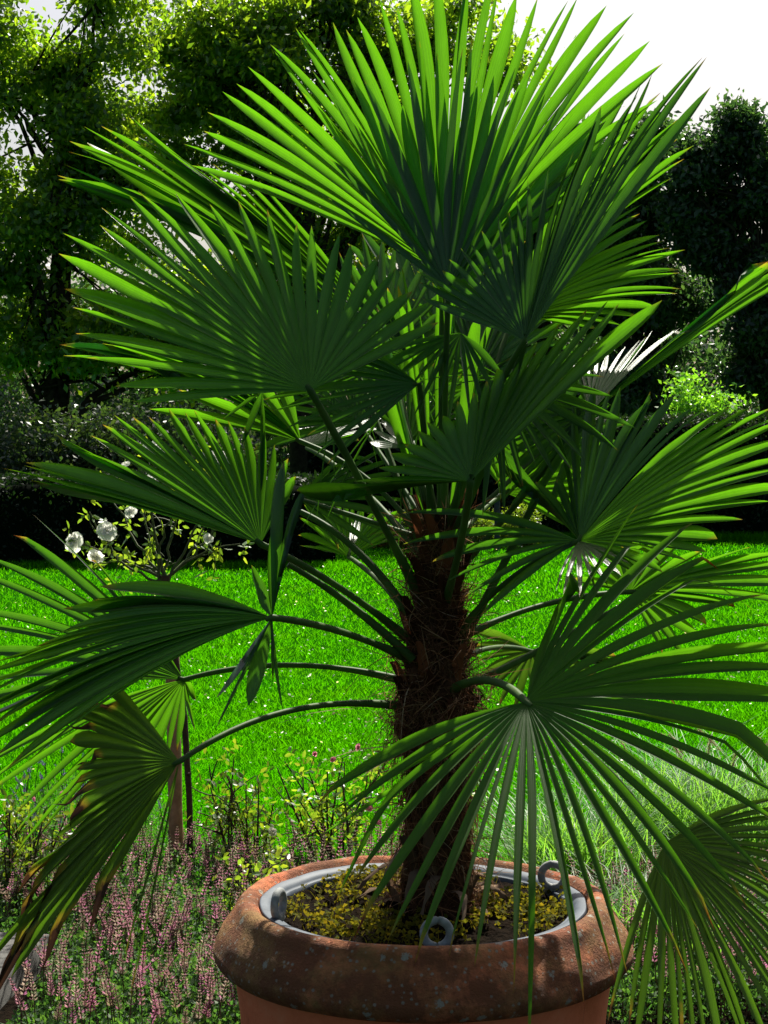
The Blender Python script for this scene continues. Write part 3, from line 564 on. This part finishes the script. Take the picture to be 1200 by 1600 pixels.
# ------------------------------------------------------------ far planting
def px2(Y, x, y, rx, ry, n, ry_m=None, depth=None):
    c = at(x, y, Y); m = Y / F
    return (c, (rx * m, depth if depth else rx * m * .7, ry * m), n)
B_ = lambda Y, L: [px2(Y, *q) for q in L]
def base_at(x, Y): return (x - 600) / F * Y, Y, 0
tree('broadleaf_tree', base_at(470, 33), .24, 12, B_(33, [(420, 60, 170, 170, 240), (310, 230, 120, 190, 150), (520, 260, 150, 170, 150), (640, 40, 110, 120, 70), (330, 420, 170, 130, 120), (560, 0, 120, 90, 60), (740, 60, 90, 130, 26), (690, 170, 130, 130, 45), (600, 430, 150, 110, 60)]),
     75, .15, M['leafA'], 'tall broadleaf tree with light green leaves, standing above the middle of the hedge', .52, (.4, 0), 'tall trees behind the lawn', limbs=34, twigr=.035)
tree('broadleaf_tree', base_at(75, 30), .26, 11, B_(30, [(10, 60, 110, 120, 75), (50, 290, 140, 120, 110), (-40, 420, 150, 130, 95), (150, 340, 110, 130, 80), (90, 500, 150, 90, 80), (170, 0, 80, 80, 50), (130, 160, 110, 110, 90), (290, 560, 140, 70, 60)]),
     70, .14, M['leafA'], 'leftmost tall tree, its crown open with white sky showing through', .5, (.2, 0), 'tall trees behind the lawn', limbs=20, twigr=.03)
tree('dark_tree', base_at(1190, 45), .24, 10.5, B_(45, [(1170, 200, 50, 60, 26), (1175, 300, 85, 80, 62), (1190, 420, 110, 100, 130), (1110, 400, 100, 90, 80), (1100, 260, 60, 60, 40), (1090, 330, 50, 50, 24), (1200, 560, 120, 90, 130), (1130, 250, 30, 70, 12)]),
     125, .18, M['leafD'], 'dark tree with a pointed crown at the right edge, rising highest on the right', .5, (0, 0), 'dark trees behind the hedge', limbs=34, twigr=.04)
tree('dark_tree', base_at(1010, 47), .24, 9.5, B_(47, [(1000, 230, 60, 60, 34), (1000, 330, 85, 80, 80), (1060, 250, 40, 60, 14), (1010, 470, 110, 100, 150), (1010, 600, 130, 60, 90), (900, 260, 70, 70, 50)]),
     115, .19, M['leafD'], 'dark round-topped tree just left of the gap of white sky', .5, (0, 0), 'dark trees behind the hedge', limbs=30, twigr=.04)
tree('distant_tree', base_at(850, 50), .24, 10, B_(50, [(850, 290, 110, 100, 130), (820, 420, 150, 110, 140), (700, 400, 120, 110, 100), (860, 560, 150, 90, 100)]),
     90, .19, M['leafD'], 'farther dull green tree seen between the palm fans right of its centre', .55, (0, 0), 'dark trees behind the hedge', limbs=20, twigr=.04)
mb = MB()
for Y, y0, y1, n in ((56, 470, 650, 420), (61, 400, 600, 300)):
    xs = RNG.uniform(-150, 1350, n); ys = RNG.uniform(y0, y1 + 120, n)
    c = np.array([at(x, y, Y + RNG.normal() * 1.5) for x, y in zip(xs, ys)]); leaves(mb, clumps(c, 1.0, 90), .27)
tag(mb.build('distant_wood', M['leafD']), 'dark mass of woodland closing the view far behind the hedge', 'woodland', kind='stuff')
def shrub(name, x, Y, ytop, ybot, rpx, n, per, size, mat, label, cat='shrub', group=None, rad=.25, wobs=4, twig=True, aspect=.5, up=.2):
    m = Y / F; ztop = at(x, ytop, Y)[2]; zb = 0; b = base_at(x, Y); r = thing(name, b, label, cat, group)
    cen = []
    for i in range(wobs):
        a = RNG.uniform(-.6, .6); hh = (ztop - zb) * RNG.uniform(.75, 1.0) if i else ztop - zb
        cen.append(ell(n // wobs, (b[0] + a * rpx * m, Y + RNG.normal() * .2 * rpx * m, hh * .52), (rpx * m * .6, rpx * m * .5, hh * .5)))
    cen = np.concatenate(cen); fo = MB(); P = clumps(cen, rad, per); P[:, 2] = np.abs(P[:, 2]) ; leaves(fo, P, size, up=up, aspect=aspect); fo.build('foliage', mat, r)
    if twig:
        tw = MB()
        for i in range(min(26, len(cen))):
            e = cen[RNG.integers(len(cen))]; s = np.array([b[0] + RNG.normal() * .06 * rpx * m, Y, -.02]); tube(tw, bez(s, (s + e) / 2 + RNG.normal(size=3) * .08 * ztop + [0, 0, .1 * ztop], e, 7), np.linspace(.011, .003, 7) * max(1, ztop), 5)
        tw.build('stem', M['twig'], r, True)
    return r
for x, y, rr, lab in ((40, 600, 130, 'feathery dark shrub at the left edge, behind the white roses'), (170, 640, 130, 'spreading dark shrub with small silvery leaves behind the white rose heads'), (330, 625, 130, 'dark bushy shrub behind the fans left of the palm trunk')):
    shrub('dark_shrub', x, 25.5, y, 800, rr, 260, 60, .085, M['leafS'], lab, 'shrub', 'dark shrubs at the left of the lawn', .33, 5)
shrub('bright_bush', 1095, 33, 585, 700, 62, 190, 70, .11, M['leafB'], 'sunlit bright green bush rising above the dark hedge on the right', 'bush', None, .3, 4)
def hedge(x0, x1, Y0, depth, H, label, size=.06, dens=420, sag=.05, mat=None):
    xa = (x0 - 600) / F * Y0; xb = (x1 - 600) / F * Y0; mid = (xa + xb) / 2; r = thing('clipped_hedge', (mid, Y0, 0), label, 'hedge', 'clipped hedges round the lawn')
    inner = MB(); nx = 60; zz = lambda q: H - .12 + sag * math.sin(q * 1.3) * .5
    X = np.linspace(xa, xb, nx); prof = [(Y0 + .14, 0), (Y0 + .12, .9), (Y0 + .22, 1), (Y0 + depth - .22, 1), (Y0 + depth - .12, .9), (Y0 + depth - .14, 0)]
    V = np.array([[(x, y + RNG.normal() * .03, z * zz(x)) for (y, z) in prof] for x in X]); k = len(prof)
    inner.add(V.reshape(-1, 3), [(i * k + j, (i + 1) * k + j, (i + 1) * k + j + 1, i * k + j + 1) for i in range(nx - 1) for j in range(k - 1)]); inner.build('shade_core', M['dark'], r)  # solid near-black core: the hedge's inner shade as colour, in place of twigs
    fo = MB(); nf = int((xb - xa) * H * dens); P = np.stack([RNG.uniform(xa, xb, nf), Y0 + RNG.exponential(.07, nf), RNG.uniform(0, H, nf)], 1); P[:, 1] += .05 * np.sin(P[:, 0] * 5) * np.cos(P[:, 2] * 6)
    nt_ = int((xb - xa) * depth * dens * 1.5); T = np.stack([RNG.uniform(xa, xb, nt_), RNG.uniform(Y0, Y0 + depth, nt_), np.zeros(nt_)], 1); T[:, 2] = H + sag * np.sin(T[:, 0] * 1.3) * .5 - RNG.exponential(.05, nt_) + .03
    P[:, 2] *= (H + sag * np.sin(P[:, 0] * 1.3) * .5) / H
    leaves(fo, P, size); leaves(fo, T, size); fo.build('foliage', mat or M['leafH'], r)
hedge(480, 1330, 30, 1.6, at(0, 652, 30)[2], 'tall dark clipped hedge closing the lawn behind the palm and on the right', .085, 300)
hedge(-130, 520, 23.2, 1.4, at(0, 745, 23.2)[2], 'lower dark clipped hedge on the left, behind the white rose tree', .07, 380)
for i, (x, h, lab) in enumerate(((590, 800, 'low rose bush at the hedge foot, just left of the trunk'), (650, 796, 'low rose bush at the hedge foot, directly behind the trunk'), (745, 792, 'low rose bush at the hedge foot, just right of the trunk'), (830, 794, 'low rose bush at the hedge foot, rightmost of the row'))):
    shrub('low_rose_bush', x, 27.6, h, 856, 55, 70, 45, .06, M['leafY'], lab, 'rose bush', 'low rose bushes in front of the tall hedge', .16, 4)
for x, t, lab in ((541, 786, 'short grey capped garden post left of the palm trunk'), (777, 770, 'short grey garden post just right of the palm trunk')):
    Y = 26.8; b = base_at(x, Y); r = thing('garden_post', b, lab, 'post', 'garden posts by the hedge'); h = at(x, t, Y)[2]
    q = MB(); tube(q, [(b[0], Y, 0), (b[0], Y, h - .12)], .045, 12); q.build('post', M['post'], r, True)
    q = MB(); lathe(q, [(.0, .12), (.05, .10), (.075, .06), (.075, .045), (.05, .04), (.05, 0), (0, 0)], 16, None, (b[0], Y, h - .12)); q.build('cap', M['post'], r, True)
RNG = np.random.default_rng(55)
# ------------------------------------------------------------ flowers and roses
def rose_head(mb, c, r, col, face, rings=3):
    f = nrm(np.asarray(face, float)); s = nrm(np.cross(f, [.1, .2, 1.0])); u = np.cross(f, s)
    for g in range(rings):
        k = 6 - g; op = (1.0, .62, .3)[g] if rings == 3 else 1
        for i in range(k):
            a = 2 * math.pi * i / k + g * .5 + RNG.normal() * .12; d = math.cos(a) * s + math.sin(a) * u; tt = np.cross(f, d); L = r * RNG.uniform(.85, 1.1); V = []
            for q in range(4):
                t = q / 3; p = c + d * L * op * t + f * r * (.55 - .5 * op) * t * .9 + f * r * .25 * math.sin(t * 3) ; wv = r * .62 * math.sin(.35 + t * 2.1) * (.55 + .45 * op)
                for e in (-1, 0, 1): V.append(p + tt * wv * e + f * r * .12 * abs(e) + RNG.normal(size=3) * r * .03)
            mb.add(V, [(q * 3 + e, q * 3 + e + 1, q * 3 + e + 4, q * 3 + e + 3) for q in range(3) for e in range(2)], np.array(col) * RNG.uniform(.88, 1.02))
def leafset(mb, P, size):        # pinnate rose leaf: three leaflets on a short stalk
    for p in P:
        d = nrm(RNG.normal(size=3) + [0, 0, -.1]); s = nrm(np.cross(d, RNG.normal(size=3)))
        for q, o in ((d, d * size * .9), (nrm(d * .3 + s), d * size * .4), (nrm(d * .3 - s), d * size * .4)):
            n_ = nrm(np.cross(q, s) + RNG.normal(size=3) * .3); w_ = np.cross(n_, q); b = p + o; L = size * RNG.uniform(.8, 1.2)
            V = [b, b + q * L * .3 + w_ * L * .26 + n_ * L * .05, b + q * L * .7 + w_ * L * .2 + n_ * L * .03, b + q * L - n_ * L * .06, b + q * L * .7 - w_ * L * .2 + n_ * L * .03, b + q * L * .3 - w_ * L * .26 + n_ * L * .05, b + q * L * .5]
            c = (RNG.random(), RNG.random(), RNG.random()); mb.add(V, [(0, 1, 2, 6), (6, 2, 3, 3), (6, 3, 4, 4), (0, 6, 4, 5)][:1] + [(0, 6, 4, 5)], c); mb.add([V[6], V[2], V[3], V[4]], [(0, 1, 2), (0, 2, 3)], c)
Yr = 6.1; m = Yr / F
stake = thing('wooden_stake', at(277, 1372, Yr + .03) * [1, 1, 0], 'upright brown wooden stake supporting the standard rose left of the pot', 'stake')
q = MB(); b = at(277, 1372, Yr + .03); tpt = at(267, 918, Yr + .03); pts = np.linspace([b[0], b[1], -.05], tpt, 14); tube(q, pts, .0255 * (1 + .03 * RNG.normal(size=14)), 14)
q.build('pole', M['wood'], stake, True)
q = MB(); lathe(q, [(.027, 0), (.0275, .010), (.028, .02), (.027, .022)], 18, None, at(268, 960, Yr + .03)); q.build('tie', M['dark'], stake, True)
rt = thing('rose_tree', base_at(292, Yr - .03), 'standard rose with white blooms and sparse leafy branches on a single stem', 'rose', None)
st = MB(); p = [at(298, 1375, Yr - .03) * [1, 1, 0], at(296, 1250, Yr - .03), at(288, 1120, Yr - .03), at(270, 1000, Yr - .04), at(262, 930, Yr - .04), at(258, 900, Yr - .03)]
tube(st, p, [.013, .011, .0115, .011, .014, .016], 8)
for kx, ky in ((297, 1300), (293, 1210), (280, 1090)): c = at(kx, ky, Yr - .045); tube(st, [c, c + [.012, -.014, .006]], [.007, .004], 5)
st.build('stem', M['twig'], rt, True)
br = MB(); ends = []
for (mx, my, ex, ey, dy) in ((200, 880, 120, 850, -.05), (215, 860, 165, 760, .1), (230, 820, 240, 720, -.05), (270, 820, 300, 700, .08), (300, 860, 375, 850, -.08), (310, 830, 340, 730, .0), (240, 850, 200, 745, .12), (180, 900, 140, 800, -.1), (300, 880, 330, 800, .1), (320, 860, 372, 775, .12), (250, 800, 290, 770, -.1), (225, 870, 150, 880, .06)):
    s0 = at(258 + RNG.normal() * 4, 905, Yr - .03); e = at(ex, ey, Yr + dy); mm = at(mx, my, Yr + dy * .4); pts = bez(s0, mm, e, 12); pts[1:-1] += RNG.normal(size=(10, 3)) * .004
    tube(br, pts, np.linspace(.006, .0024, 12), 6); ends += [e]
    for j in range(4):
        k = RNG.integers(4, 12); d = nrm(RNG.normal(size=3) + [0, 0, .5]); L = RNG.uniform(.04, .13); e2 = pts[k] + d * L * [1, 1, 1]; tube(br, bez(pts[k], pts[k] + d * L * .5 + RNG.normal(size=3) * .01, e2, 6), np.linspace(.003, .0014, 6), 5); ends += [e2, pts[k]]
br.build('branch', M['stem'], rt, True)
E = np.array(ends); fo = MB(); leafset(fo, np.concatenate([E, E[RNG.integers(len(E), size=70)] + RNG.normal(size=(70, 3)) * .025, np.array([at(375 + RNG.normal() * 6, 862 + RNG.normal() * 6, Yr - .08) for _ in range(3)])]), .030); fo.build('foliage', M['leafR'], rt)
for (x, y, r, fc) in ((240, 706, .044, (.2, -.7, .5)), (118, 848, .040, (-.4, -.7, .3)), (166, 832, .038, (.2, -.6, .4)), (150, 868, .028, (0, -.6, -.4)), (330, 718, .034, (.3, -.5, .6)), (350, 716, .026, (.5, -.4, .5)), (352, 742, .026, (.6, -.6, .1)), (196, 728, .022, (-.3, -.3, .7)), (232, 752, .026, (0, -.6, .5)), (290, 755, .026, (0, -.6, .6)), (325, 842, .018, (.3, -.6, .2)), (205, 800, .022, (-.2, -.7, .3))):
    q = MB(); rose_head(q, at(x, y, Yr - .12), r, (.93, .93, .86), fc); q.build('flower', M['petal'], rt)
def rosebush(x, Y, ytop, rpx, n, mat, label, buds, col, lsize=.028):
    mm = Y / F; b = base_at(x, Y); r = thing('rose_bush', b, label, 'rose bush', 'rose bushes in the flower bed'); H = at(x, ytop, Y)[2]; tw = MB(); E = []
    for i in range(13):
        e = np.array([b[0] + RNG.normal() * rpx * mm * .6, Y + RNG.normal() * rpx * mm * .5, H * RNG.uniform(.55, 1)]); s0 = np.array([b[0] + RNG.normal() * .03, Y + RNG.normal() * .03, 0]); pts = bez(s0, (s0 + e) / 2 + RNG.normal(size=3) * .04, e, 10); tube(tw, pts, np.linspace(.007, .0022, 10), 6); E += list(pts[4:])
        for j in range(3):
            k = RNG.integers(4, 9); e2 = pts[k] + nrm(RNG.normal(size=3) + [0, 0, .7]) * RNG.uniform(.05, .12); tube(tw, bez(pts[k], (pts[k] + e2) / 2 + RNG.normal(size=3) * .01, e2, 5), np.linspace(.003, .0015, 5), 4); E += [e2]
    tw.build('stem', M['twig'], r, True); E = np.array(E); fo = MB(); leafset(fo, E[RNG.integers(len(E), size=n)] + RNG.normal(size=(n, 3)) * .03, lsize); fo.build('foliage', mat, r)
    for (bx, by, br_) in buds:
        q = MB(); c = at(bx, by, Y - .05); k = np.argmin(np.linalg.norm(E - c, axis=1)); rose_head(q, c, br_, col, RNG.normal(size=3) * .4 + [0, -.6, .6]); tube(q, bez(E[k], (E[k] + c) / 2 + [0, 0, -.01], c, 6), .0016, 5, (.06, .10, .03)); q.build('flower', M['petal'], r)
rosebush(385, 6.0, 1175, 55, 190, M['leafY'], 'yellowing rose bush on bare dark stems, left of the pot rim', [(425, 1300, .018)], (.75, .72, .6))
rosebush(520, 6.15, 1165, 80, 230, M['leafR'], 'green rose bush with small pink blooms behind the pot rim', [(558, 1167, .015), (521, 1187, .012), (492, 1178, .009), (575, 1262, .017), (590, 1285, .015), (560, 1250, .013)], (.80, .30, .40))
rosebush(40, 5.7, 1235, 90, 260, M['leafY'], 'glossy rose bush with yellow spotted leaves at the left edge of the bed', [(50, 1247, .014), (98, 1240, .010)], (.80, .32, .45))
rosebush(430, 5.5, 1330, 60, 120, M['leafR'], 'small green rose bush among the pink spikes close to the pot', [], (.8, .3, .4))
def spikes(mb, P, h, col, cols, n_wh=9, top=.45, lean=.16, r=.006):
    for p in P:
        H = h * RNG.uniform(.6, 1.15); l = RNG.normal(size=3) * lean * H; l[2] = 0; e = p + l + [0, 0, H]; pts = bez(p, p + [0, 0, H * .6], e, 7); tube(mb, pts, np.linspace(.0018, .001, 7), 4, col, cap=False)
        c0 = cols[RNG.integers(len(cols) - 1)]
        for j in range(n_wh):
            t = 1 - top * j / n_wh; c = (1 - t) ** 2 * p + 2 * t * (1 - t) * (p + [0, 0, H * .6]) + t * t * e; k = 5; a = RNG.uniform(0, 6.28) + np.arange(k) * 6.28 / k; rr = r * (.5 + .9 * (1 - t) / top) * RNG.uniform(.8, 1.2)
            for q in range(k):
                d = np.array([math.cos(a[q]), math.sin(a[q]), .45]); s = np.array([-math.sin(a[q]), math.cos(a[q]), 0]) * rr * .5; cc = np.array(cols[RNG.integers(len(cols))] if RNG.random() < .35 else c0) * RNG.uniform(.7, 1.25)
                mb.add([c, c + d * rr - s, c + d * rr * 1.7 + [0, 0, rr * .3], c + d * rr + s], [(0, 1, 2, 3)], cc)
pk = [(.46, .17, .27), (.46, .21, .25), (.38, .13, .20), (.28, .15, .13), (.12, .08, .05), (.40, .30, .22), (.24, .17, .10), (.12, .16, .07), (.16, .18, .09), (.60, .18, .40)]
def bedmass(name, label, xs, Ymin, Ymax, nsp, nleaf, h):
    mb = MB(); Y = RNG.uniform(Ymin, Ymax, nsp); X = (RNG.uniform(xs[0], xs[1], nsp) - 600) / F * Y; P = np.stack([X, Y, 0 * X], 1)
    ok = (np.hypot(X - PC[0], Y - PC[1]) > .42) & ~((X < -.93) & (Y < 5.35)); P = P[ok]; spikes(mb, P + [0, 0, .05], h, (.12, .08, .05), pk)
    o = tag(mb.build(name + '_spikes', M['spike']), label[0], 'flowers', kind='stuff')
    mb = MB(); Y = RNG.uniform(Ymin, Ymax, nleaf); X = (RNG.uniform(xs[0], xs[1], nleaf) - 600) / F * Y; den = np.sin(X * 7 + Y * 3) * np.cos(Y * 6 - X * 2) ; Z = RNG.random(nleaf) ** .7 * h * (.72 + .2 * den)
    P = np.stack([X, Y, Z], 1); P = P[(np.hypot(X - PC[0], Y - PC[1]) > .42) & ~((X < -.95) & (Y < 5.3))]; leaves(mb, P, .017, aspect=.55, up=-.4)
    tag(mb.build(name + '_leaves', M['leafG']), label[1], 'ground cover', kind='stuff')
bedmass('pink_flower', ('dusty pink flower spikes crowding the bed left of the pot', 'small grey green leaves below the pink spikes left of the pot'), (-60, 720), 4.25, 6.2, 900, 70000, .235)
bedmass('pale_flower', ('faded pink flower spikes at the bottom right, beyond the hanging fan', 'small grey green leaves below the pink spikes at the bottom right'), (900, 1300), 4.6, 5.9, 300, 20000, .22)
# lavender and other upright plants
def tuft(name, x, Y, h, rpx, n, wdt, mat, label, cat, lean=.45, plumes=0):
    b = base_at(x, Y); r = thing(name, b, label, cat); mm = Y / F; mb = MB()
    for i in range(n):
        s = np.array([b[0] + RNG.normal() * rpx * mm * .28, Y + RNG.normal() * rpx * mm * .2, 0]); H = h * RNG.uniform(.6, 1.1); l = np.array([RNG.normal(), RNG.normal(), 0]) * lean * H
        pts = bez(s, s + l * .25 + [0, 0, H * .75], s + l + [0, 0, H * RNG.uniform(.6, 1)], 7); n_ = 7; S = nrm(np.cross(nrm(l + [0, 0, .01]), [0, 0, 1.0])) * (wdt * (1 - np.linspace(0, 1, n_) ** 2 * .9))[:, None] * .5
        c = (RNG.random(), RNG.random(), RNG.random()); mb.add(np.concatenate([pts - S, pts + S]), [(q, q + 1, n_ + q + 1, n_ + q) for q in range(n_ - 1)], c)
    mb.build('blades', M[mat], r)
    for i in range(plumes):
        q = MB(); s = np.array([b[0] + RNG.normal() * rpx * mm * .25, Y + RNG.normal() * .05, 0]); l = np.array([RNG.normal() * .35, RNG.normal() * .3, 0]) * h; e = s + l + [0, 0, h * RNG.uniform(.85, 1.15)]; pts = bez(s, s + l * .2 + [0, 0, h * .7], e, 14); tube(q, pts, .0012, 4, (.2, .2, .08), cap=False)
        for j in range(170):
            t = RNG.uniform(.80, 1.0); c = np.array([np.interp(t * 13, range(14), pts[:, k]) for k in range(3)]); d = nrm(RNG.normal(size=3) + [0, 0, .4]) * .016; u = nrm(RNG.normal(size=3)) * .0012
            q.add([c - u, c + u, c + d], [(0, 1, 2)], np.array((.42, .34, .20)) * RNG.uniform(.7, 1.3))
        q.build('plume', M['fibre'], r)
    return r
tuft('ornamental_grass', 1110, 6.5, .50, 260, 1500, .0045, 'tallgrass', 'feathery ornamental grass with pale buff plumes at the right edge', 'grass', .6, 16)
tuft('grass_tuft', 900, 5.9, .42, 190, 1200, .0055, 'tallgrass', 'tall green grass tuft behind the right side of the pot', 'grass', .5)
tuft('grass_tuft', 1010, 5.2, .34, 200, 900, .005, 'tallgrass', 'arching green grass tuft between the pot and the hanging yellowish fan', 'grass', .6)
lav = thing('lavender', base_at(140, 6.3), 'grey green lavender bush with violet spikes behind the left fans', 'lavender'); mb = MB()
n = 9000; c = np.array([at(130, 1190, 6.3)]); P = ell(n, (base_at(140, 6.3)[0], 6.3, .18), (.34, .28, .22), .4); P[:, 2] = abs(P[:, 2]); leaves(mb, P, .022, aspect=.18, up=-1.2); mb.build('foliage', M['leafG'], lav)
mb = MB(); s = P[RNG.integers(n, size=110)]; s = s[s[:, 2] > .15]; spikes(mb, s, .17, (.08, .12, .06), [(.12, .08, .28), (.20, .12, .35), (.09, .06, .18)], 8, .3, .2, .004); mb.build('flower_spikes', M['petal'], lav)
# ------------------------------------------------------------ kerb stone at bottom left
ks = MB(); cn = np.array([-1.012, 5.2, 0]); e1 = nrm(np.array([-.06, -.37, 0])); e2 = nrm(np.array([-1, .16, 0])); L1, L2, HH = 1.1, .5, .125; bv = .006
def ringp(ins, z): return [cn + e1 * a_ + e2 * b_ + [0, 0, z] for a_, b_ in ((ins, ins), (L1 - ins, ins), (L1 - ins, L2 - ins), (ins, L2 - ins))]
V = ringp(0, -.02) + ringp(0, HH - bv) + ringp(bv * .4, HH - bv * .35) + ringp(bv, HH); ks.add(V, [(i * 4 + j, i * 4 + (j + 1) % 4, i * 4 + 4 + (j + 1) % 4, i * 4 + 4 + j) for i in range(3) for j in range(4)] + [(12, 13, 14, 15)])
tag(ks.build('kerb_stone', M['stone']), 'pale grey concrete block at the bottom left corner, below the brown-tipped fan', 'stone block')
